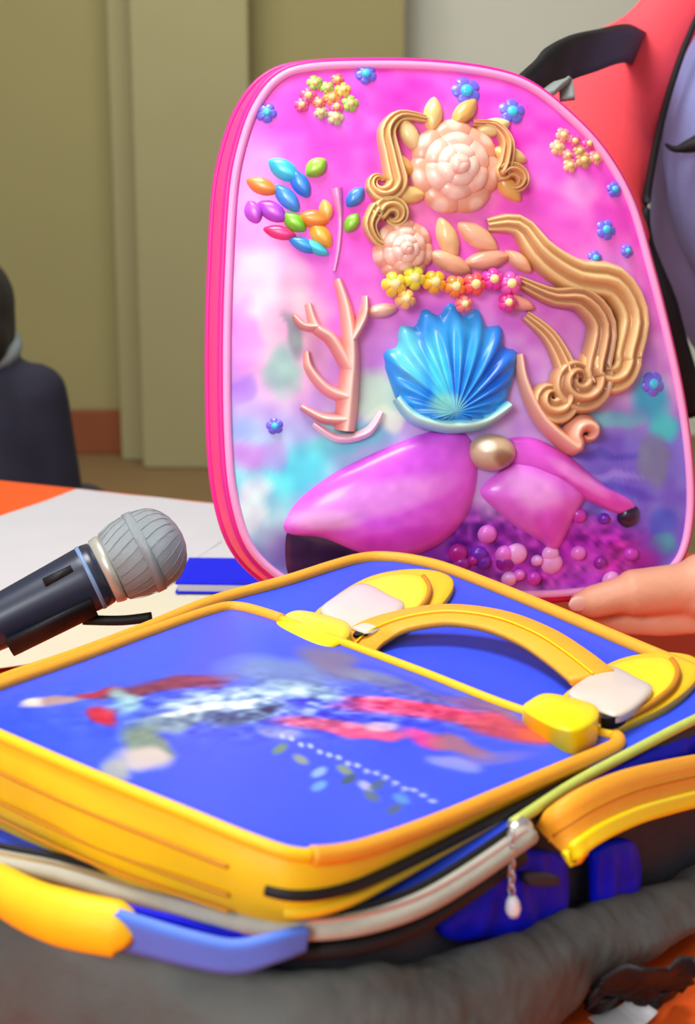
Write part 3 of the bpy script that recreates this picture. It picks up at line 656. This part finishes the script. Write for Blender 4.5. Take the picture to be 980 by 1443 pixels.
# turquoise scallop shell in the middle
fan = []
for k in range(33):
    a = math.radians(-152+124*k/32); r = 148*(1+.055*math.cos(k/32*7*2*math.pi+math.pi))*(1-.10*abs(k/16-1)**2); fan.append((626+r*math.cos(a)*.80, 584+r*math.sin(a)))
puff('relief_shell', fan+[(690, 588), (626, 596), (566, 588)], .018, (44, 152, 240),
     [(560, 490, 24, 70, -22, (110, 224, 240), .9), (604, 530, 16, 70, -8, (92, 226, 238), .9), (690, 510, 26, 70, 18, (30, 108, 232), .8), (640, 480, 40, 40, 0, (56, 178, 245), .6), (614, 570, 30, 20, 0, (170, 236, 226), .8)], ridge=(26, .0030), nring=26, c=(626, 580), label='turquoise blue raised scallop shell')
def spiral(x, y, r, turns=1.6, a0=0): return [(x+r*(1-t)*math.cos(a0+t*turns*6.283), y+r*(1-t)*math.sin(a0+t*turns*6.283)) for t in np.linspace(0, .85, 12)]
ribbon('relief_trim', [(548, 560), (572, 586), (620, 598), (668, 592), (704, 570)], [7, 10, 12, 10, 7], .008, (196, 244, 226), (120, 210, 225), lift=.008, strands=1)
# peach rose: rings of overlapping petals
def rose(x, y, R0, parent=None):
    for (rr, pw, n_, a0, h, lf, c) in [(.66, .50, 7, .2, .008, .000, (238, 168, 140)), (.44, .42, 6, .6, .009, .004, (247, 192, 170)), (.24, .34, 5, .1, .009, .008, (252, 208, 190)), (.06, .24, 3, .9, .008, .013, (246, 180, 160))]:
        for k in range(n_):
            a = a0+k*6.283/n_; cx, cy = x+R0*rr*math.cos(a), y+R0*rr*math.sin(a)*1.08
            puff('rose_petal', [(cx+R0*pw*(.72*math.cos(t)*math.cos(a)-math.sin(t)*math.sin(a)), cy+R0*pw*(.72*math.cos(t)*math.sin(a)+math.sin(t)*math.cos(a))) for t in np.linspace(0, 6.283, 9)[:-1]], h, c,
                 [(cx+R0*pw*.5*math.cos(a), cy+R0*pw*.5*math.sin(a), R0*.2, R0*.2, 0, (255, 226, 206), .7)], nring=7, lift=lf)
rose(634, 240, 64); rose(560, 356, 42)
# leaves tucked between the roses
for (x, y, L_, w, a, c) in [(622, 340, 32, 13, 70, (244, 196, 140)), (625, 374, 34, 13, 25, (240, 178, 140)), (664, 338, 34, 14, 35, (246, 190, 150)), (676, 370, 34, 13, -10, (238, 170, 140)), (530, 440, 24, 9, 170, (240, 190, 165)), (722, 430, 22, 9, 20, (246, 170, 150)), (720, 372, 24, 10, 40, (248, 190, 150))]:
    ca, sa = math.cos(math.radians(a)), math.sin(math.radians(a))
    puff('relief_leaf', [(x+u*ca-v*sa, y+u*sa+v*ca) for u, v in [(-L_, 0), (-L_*.4, -w), (L_*.4, -w), (L_, 0), (L_*.4, w), (-L_*.4, w)]], .009, c, nring=7)
for k in range(8):
    a = math.radians(150+k*33); leaf_c = [(244, 206, 130), (232, 176, 96), (250, 222, 160)][k % 3]
    x, y, L_, w = 634+78*math.cos(a), 240+80*math.sin(a), 27, 12; ca, sa = math.cos(a+.5), math.sin(a+.5)
    puff('gold_leaf', [(x+u*ca-v*sa, y+u*sa+v*ca) for u, v in [(-L_, 0), (-L_*.4, -w), (L_*.4, -w), (L_, 0), (L_*.4, w), (-L_*.4, w)]], .008, leaf_c, nring=7)
# gold streamers with curled ends
def streamer(pts, end, wid, c1, c2, h=.013, lift=0.0, strands=3):
    ribbon('relief_streamer', pts+spiral(*end), wid, h, c1, c2, lift=lift, strands=strands)
streamer([(596, 172), (560, 168), (540, 190), (545, 225)], (530, 262, 24, 1.2, -.6), [6, 14, 17, 15, 11, 8, 5, 3], GOLD, GOLD2)
streamer([(552, 352), (526, 345), (514, 322), (524, 300)], (545, 310, 20, 1.2, 3.4), [5, 12, 15, 12, 9, 6, 3], (240, 222, 150), GOLD2)
streamer([(660, 178), (690, 182), (706, 205), (702, 236)], (712, 262, 20, 1.2, -2.6), [5, 12, 14, 12, 8, 5, 3], (236, 180, 130), GOLD2)
streamer([(676, 322), (720, 322), (752, 362), (800, 392), (856, 402), (884, 446), (872, 500)], (842, 510, 30, 1.4, .0), [10, 24, 30, 28, 26, 24, 20, 14, 9, 5], GOLD, (206, 146, 92), .015)
streamer([(716, 398), (764, 420), (806, 424), (836, 460), (826, 520)], (800, 536, 30, 1.4, -.2), [8, 22, 26, 26, 24, 18, 11, 5], (228, 180, 126), (180, 122, 84), .015, .002)
streamer([(728, 446), (762, 476), (784, 520)], (764, 560, 24, 1.3, -.6), [8, 20, 24, 20, 12, 5], (240, 196, 140), (196, 134, 90), .014, .001)
streamer([(720, 500), (726, 540), (750, 590), (790, 626)], (812, 610, 20, 1.2, 2.4), [6, 14, 16, 13, 8, 4], (250, 196, 168), (232, 158, 130), .014, .002, 1)
# branching coral sprig
for pts, w in [([(480, 606), (484, 560), (488, 500), (482, 440), (470, 396)], [15, 16, 13, 10, 6]), ([(486, 520), (462, 480), (440, 462), (430, 430)], [11, 10, 8, 5]), ([(485, 560), (455, 548), (432, 520), (428, 496)], [11, 9, 7, 4]), ([(488, 480), (504, 450), (508, 420)], [9, 8, 4]), ([(483, 590), (450, 588), (420, 572)], [11, 8, 4]), ([(440, 462), (422, 460), (410, 446)], [7, 6, 3])]:
    ribbon('coral_branch', pts, w, .012, (252, 204, 186), (236, 142, 130), strands=1)
ribbon('relief_trim', [(436, 596), (470, 616), (510, 608), (530, 580)], [4, 7, 7, 4], .006, (255, 214, 228), lift=.002, strands=1)
# pearl between the orchid petals
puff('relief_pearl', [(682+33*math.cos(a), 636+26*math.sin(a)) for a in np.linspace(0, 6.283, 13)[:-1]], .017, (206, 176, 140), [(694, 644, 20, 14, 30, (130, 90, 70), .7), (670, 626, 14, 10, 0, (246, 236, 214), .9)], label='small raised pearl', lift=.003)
# garland of blossoms
def blossom(x, y, r, c, cc, name='blossom', petals=5, h=.006, lift=.0):
    a0 = random.uniform(0, 6.28); pts = []
    for k in range(petals*8):
        a = a0+k/(petals*8)*6.283; rr = r*(.80+.26*math.sqrt(abs(math.cos(petals/2*(a-a0))))); pts.append((x+rr*math.cos(a), y+rr*math.sin(a)))
    o = puff(name, pts, h, c, nring=6, lift=lift)
    puff('flower_eye', [(x+r*.42*math.cos(a), y+r*.42*math.sin(a)) for a in np.linspace(0, 6.283, 9)[:-1]], .0025, cc, nring=4, parent=o, lift=lift+h*.9)
for (x, y, r, c) in [(545, 405, 17, (250, 208, 70)), (572, 396, 16, (228, 226, 60)), (600, 402, 16, (250, 180, 40)), (628, 408, 15, (252, 140, 60)), (655, 405, 16, (248, 90, 90)), (680, 398, 15, (238, 60, 170)), (704, 404, 16, (236, 90, 180)), (560, 425, 14, (250, 190, 110)), (700, 430, 13, (236, 60, 150)), (640, 432, 12, (250, 130, 120))]:
    blossom(x, y, r, c, (255, 235, 150), lift=.010)
# scattered blue flowers
for (x, y, r) in [(655, 130, 21), (718, 160, 19), (375, 160, 15), (515, 105, 16), (848, 326, 15), (890, 440, 20), (915, 541, 18), (864, 268, 12), (830, 366, 11), (385, 600, 12), (880, 355, 10)]:
    blossom(x, y, r, (120, 112, 242), (70, 205, 250), 'blue_flower', h=.0035)
# two loose flower sprays near the top corners
for (cx, cy, spr, n, pal) in [(458, 140, 42, 12, [(250, 200, 90), (244, 120, 110), (170, 200, 90), (250, 150, 80), (235, 90, 150), (200, 190, 150)]), (806, 214, 36, 9, [(250, 160, 150), (244, 90, 160), (252, 190, 150), (214, 170, 110)])]:
    for k in range(n):
        a = k*2.4; r = spr*math.sqrt((k+.4)/n); blossom(cx+r*math.cos(a), cy+r*.75*math.sin(a), random.uniform(9, 13), random.choice(pal), (255, 220, 140), 'small_blossom', h=.003)
# bunch of coloured leaves
def leaflet(x, y, L_, w, ang, c):
    ca, sa = math.cos(math.radians(ang)), math.sin(math.radians(ang))
    puff('relief_leaflet', [(x+u*ca-v*sa, y+u*sa+v*ca) for u, v in [(-L_, 0), (-L_*.4, -w), (L_*.4, -w), (L_, 0), (L_*.4, w), (-L_*.4, w)]], .006, c, [(x, y, L_*.6, w*.4, ang, tuple(min(255, v+50) for v in c), .7)], nring=6)
for a in [(398, 242, 26, 13, 35, (60, 200, 235)), (420, 262, 24, 11, 60, (50, 130, 235)), (402, 282, 26, 11, 50, (70, 150, 240)), (442, 240, 18, 12, -40, (150, 200, 60)), (368, 264, 24, 11, 25, (250, 150, 70)), (382, 300, 24, 12, 35, (190, 80, 225)), (356, 300, 18, 11, 70, (200, 90, 230)), (392, 330, 24, 9, 15, (240, 60, 130)), (412, 316, 20, 11, 40, (130, 205, 50)), (438, 312, 22, 12, 10, (250, 140, 50)), (448, 335, 22, 12, 50, (250, 175, 60)), (425, 348, 24, 9, 25, (50, 150, 235)), (495, 282, 18, 10, -50, (60, 130, 225)), (490, 318, 16, 9, -60, (140, 205, 60)), (440, 352, 22, 8, 30, (70, 210, 230)), (455, 300, 16, 9, 80, (255, 180, 90))]:
    leaflet(*a)
ribbon('relief_stem', [(468, 270), (474, 310), (472, 350), (466, 385)], [10, 4, 4, 3], .005, (250, 170, 225), (235, 120, 200), strands=1)
# straps of the backpack
P = spline([ony(x, y, yy) for x, y, yy in [(735, 128, 1.24), (765, 108, 1.27), (800, 84, 1.30), (840, 72, 1.36), (880, 62, 1.50), (905, 70, 1.74)]], 36)
band('shoulder_strap', P, np.interp(np.arange(36), [0, 10, 35], [.022, .034, .036]), .008, np.array([.3, .4, .6]), BLACK, bp, label='black padded shoulder strap')
P = spline([ony(x, y, yy) for x, y, yy in [(772, 132, 1.235), (786, 120, 1.25), (797, 116, 1.26), (800, 140, 1.25)]], 16)
band('strap_tab', P, .012, .004, np.array([1, 0, .3]), mat('grey_strap_tab', (140, 150, 145), .6), bp)
P = spline([ab3(toab(960, 560), -.075)[0], ab3(toab(984, 640), -.07)[0], ab3(toab(990, 700), -.068)[0], ab3(toab(975, 770), -.075)[0]], 30)
band('shoulder_strap', P, .024, .006, an*.6+ar*.8, PINK, bp, label='pink shoulder strap')

# ------------------------------------------------------------------ person holding the backpack
pr_ = thing('person', (.60, 1.74, 0), 'person in a slate vest over coral sleeves holding up the pink backpack', 'person')
thb = ony(806, 850, 1.105); thm = ony(885, 836, 1.104); thk = ony(985, 826, 1.112); wr = np.array([.345, 1.15, .835])
prim = [('cap', thk, thm, .0200, .0145), ('cap', thm, thb+np.array([.012, 0, 0]), .0145, .0102), ('cap', thb+np.array([.014, 0, 0]), thb+np.array([.006, 0, 0]), .0095, .0082),
        ('cap', wr, thk, .026, .022), ('ell', (.285, 1.12, .815), (.052, .036, .022), (0, .15, 0)), ('cap', wr, (.27, 1.13, .812), .024, .02)]
# four fingers reaching under and up behind the bottom of the pack
for k, (dy, L_) in enumerate([(0.0, .92), (.018, 1.0), (.036, .95), (.054, .78)]):
    a = np.array([.266, 1.110+dy, .800-.001*k]); b = a+np.array([-.040*L_, .004, -.004]); c = b+np.array([-.026*L_, .004, .0]); d = c+np.array([-.020*L_, .006, .004])
    prim += [('cap', a, b, .0098, .0092), ('cap', b, c, .0092, .0085), ('cap', c, d, .0085, .0072)]
elbL = np.array([.74, 1.46, 1.0])
prim += [('cap', wr, wr*.5+elbL*.5, .026, .036), ('cap', wr*.5+elbL*.5, elbL, .036, .042)]
# other arm, hand flat behind the pack
elbR = np.array([.215, 1.55, 1.05]); wrR = np.array([.14, 1.345, 1.04]); hdR = np.array([.09, 1.31, 1.05])
prim += [('cap', elbR, wrR, .040, .026), ('cap', wrR, hdR, .026, .030), ('ell', tuple(hdR), (.040, .016, .034), (0, 0, .3))]
for k in range(4):
    a = hdR+np.array([-.03, -.004, .026-.018*k]); prim += [('cap', a, a+np.array([-.035, -.010, .006]), .0092, .0088), ('cap', a+np.array([-.035, -.010, .006]), a+np.array([-.062, -.010, .008]), .0088, .007)]
prim += [('cap', hdR+np.array([.0, 0, .026]), hdR+np.array([-.03, -.008, .062]), .011, .008)]
body = remesh('body', prim, SKIN, pr_, .0030, 5)
nl = thb+np.array([.004, -.0085, .002])
remesh('thumb_nail', [('ell', tuple(nl), (.0085, .0022, .0062), (0, 0, .25))], mat('nail', (240, 190, 178), .3), pr_, .0012, 2)
# head and neck
hd = np.array([.60, 1.70, 1.60])
remesh('head', [('ell', tuple(hd), (.076, .092, .105), (0, 0, 0)), ('ell', tuple(hd+[0, -.02, -.055]), (.055, .068, .060), (0, 0, 0)), ('cap', hd+[0, .02, -.08], hd+[0, .03, -.22], .052, .058),
                ('cap', hd+[0, -.088, .01], hd+[0, -.104, -.025], .009, .014), ('ell', tuple(hd+[.078, .01, -.01]), (.010, .02, .030), (0, 0, 0)), ('ell', tuple(hd+[-.078, .01, -.01]), (.010, .02, .030), (0, 0, 0)), ('ell', tuple(hd+[0, -.078, -.06]), (.024, .010, .009), (0, 0, 0))], SKIN, pr_, .006, 4)
remesh('hair', [('ell', tuple(hd+[0, .025, .03]), (.086, .095, .095), (0, 0, 0)), ('ell', tuple(hd+[0, .05, -.05]), (.078, .06, .10), (0, 0, 0))], HAIR, pr_, .008, 4)
for s in (-1, 1):
    remesh('eye', [('ell', tuple(hd+[s*.030, -.086, .012]), (.013, .008, .008), (0, 0, 0))], mat('eye_dark', (30, 24, 22), .2), pr_, .003, 2)
# vest: one garment over the torso
remesh('vest', [('ell', (.56, 1.74, 1.12), (.235, .13, .30), (0, 0, 0)), ('ell', (.60, 1.74, .90), (.20, .125, .25), (0, 0, 0)), ('cap', (.50, 1.745, 1.33), (.70, 1.745, 1.33), .085, .085), ('ell', (.47, 1.64, 1.14), (.150, .10, .19), (0, 0, 0))], VEST, pr_, .012, 8)
remesh('trousers', [('cap', (.52, 1.76, .78), (.50, 1.78, .10), .105, .075), ('cap', (.70, 1.76, .78), (.71, 1.78, .10), .105, .075), ('ell', (.61, 1.76, .80), (.19, .13, .14), (0, 0, 0))], mat('dark_trousers', (40, 40, 48), .8, .15, 30), pr_, .014, 6)
for x in (.50, .71): remesh('shoe', [('cap', (x, 1.80, .045), (x, 1.66, .040), .045, .040)], BLACK, pr_, .01, 3)
# coral sleeves
shR = np.array([.405, 1.66, 1.315])
def sleeve(P, r, nm, fl=1.0):
    P = spline(P, 26); r = np.interp(np.linspace(0, 1, 26), np.linspace(0, 1, len(r)), r)
    r = r*(1+.05*np.sin(np.arange(26)*1.3)); return tube(nm, P, r, CORAL, pr_, 26, flat=fl, up=np.array([.1, -1, .05]))
sleeve([np.array(p) for p in [(.41, 1.73, 1.35), (.350, 1.695, 1.29), (.308, 1.675, 1.236), (.248, 1.645, 1.160), (.215, 1.605, 1.075), (.20, 1.55, 1.02)]], [.034, .030, .044, .076, .094, .082], 'sleeve', .6)
sleeve([np.array([.76, 1.70, 1.31]), np.array([.80, 1.62, 1.2]), elbL+[.01, .03, .05], elbL+[-.06, -.06, -.03]], [.07, .075, .065, .055], 'sleeve')
# dark binding on the vest armhole, its wide lower end painted armpit shade, and dark pen clip on the chest
P = spline([ony(x, y, yy) for x, y, yy in [(985, 20, 1.60), (962, 75, 1.60), (938, 150, 1.60), (920, 230, 1.60), (910, 300, 1.60), (915, 350, 1.60), (932, 420, 1.60), (952, 500, 1.61), (975, 580, 1.62)]], 50)
tube('armhole_binding_shade', P, np.interp(np.arange(50), [0, 20, 30, 38, 49], [.003, .004, .006, .016, .018]), BLACK, pr_, 10)
P = spline([ony(x, y, 1.575) for x, y in [(938, 203), (950, 210), (965, 208), (990, 200)]], 14)
tube('pocket_flap_edge', P, np.interp(np.arange(14), [0, 7, 13], [.0015, .004, .010]), BLACK, pr_, 8)

# ------------------------------------------------------------------ person in the dark coat at the far side
Y0 = 2.32
lc = ony(-55, 540, Y0)[0]; hz = ony(0, 437, Y0)[2]; shz = ony(0, 512, Y0)[2]
pl = thing('person', (lc, Y0, 0), 'person in a dark navy coat sitting with back turned beyond the table edge', 'person')
Q = lambda x, y, z: (lc+x, Y0+y, z)
remesh('body', [('ell', Q(0, 0, hz), (.075, .088, .085), (0, 0, 0)), ('ell', Q(0, .06, hz-.055), (.055, .06, .055), (0, 0, 0)), ('cap', Q(0, .01, hz-.05), Q(0, .02, shz-.02), .05, .055), ('cap', Q(0, .098, hz), Q(0, .108, hz-.027), .008, .012)], SKIN, pl, .007, 4)
remesh('hair', [('ell', Q(0, -.02, hz+.012), (.091, .092, .086), (0, 0, 0)), ('ell', Q(0, -.045, hz-.03), (.086, .060, .085), (0, 0, 0)), ('ell', Q(.055, -.01, hz-.015), (.032, .06, .080), (0, 0, 0)), ('ell', Q(-.055, -.01, hz-.015), (.032, .06, .080), (0, 0, 0))], HAIR, pl, .008, 3)
co_ = [('ell', Q(0, 0, shz-.15), (.14, .105, .21), (0, 0, 0)), ('ell', Q(0, 0, .615), (.145, .12, .17), (0, 0, 0)), ('cap', Q(0, 0, shz), Q(0, 0, shz-.06), .068, .112)]
for s_x in (1, -1):
    co_ += [('cap', Q(s_x*.108, 0, shz-.052), Q(s_x*.130, .01, shz-.27), .054, .050), ('cap', Q(s_x*.130, .01, shz-.27), Q(s_x*.06, .16, shz-.32), .050, .040)]
remesh('coat', co_, NAVY, pl, .010, 5)
tube('scarf', [Q(.076*math.cos(a), .07*math.sin(a), shz+.022+.012*math.sin(a*2)) for a in np.linspace(0, 6.283, 29)[:-1]], .018, COLLAR, pl, 10, closed=True)
tr_ = [('ell', Q(0, .04, .53), (.15, .13, .10), (0, 0, 0))]
for s_x in (1, -1): tr_ += [('cap', Q(s_x*.08, .05, .50), Q(s_x*.10, .42, .47), .085, .07), ('cap', Q(s_x*.10, .42, .47), Q(s_x*.10, .45, .06), .06, .045)]
remesh('trousers', tr_, NAVY, pl, .012, 4)
for s_x in (1, -1): remesh('shoe', [('cap', Q(s_x*.10, .44, .042), Q(s_x*.10, .56, .038), .042, .036)], BLACK, pl, .009, 3)
ch = thing('stool', Q(0, .1, 0), 'plain wooden stool under the person in the navy coat', 'stool')
box('seat', Q(-.18, -.1, .38), Q(.18, .25, .41), WOOD, ch, .006)
for x in (-.16, .13):
    for y in (-.08, .20): box('leg', Q(x, y, 0), Q(x+.03, y+.03, .38), WOOD, ch)
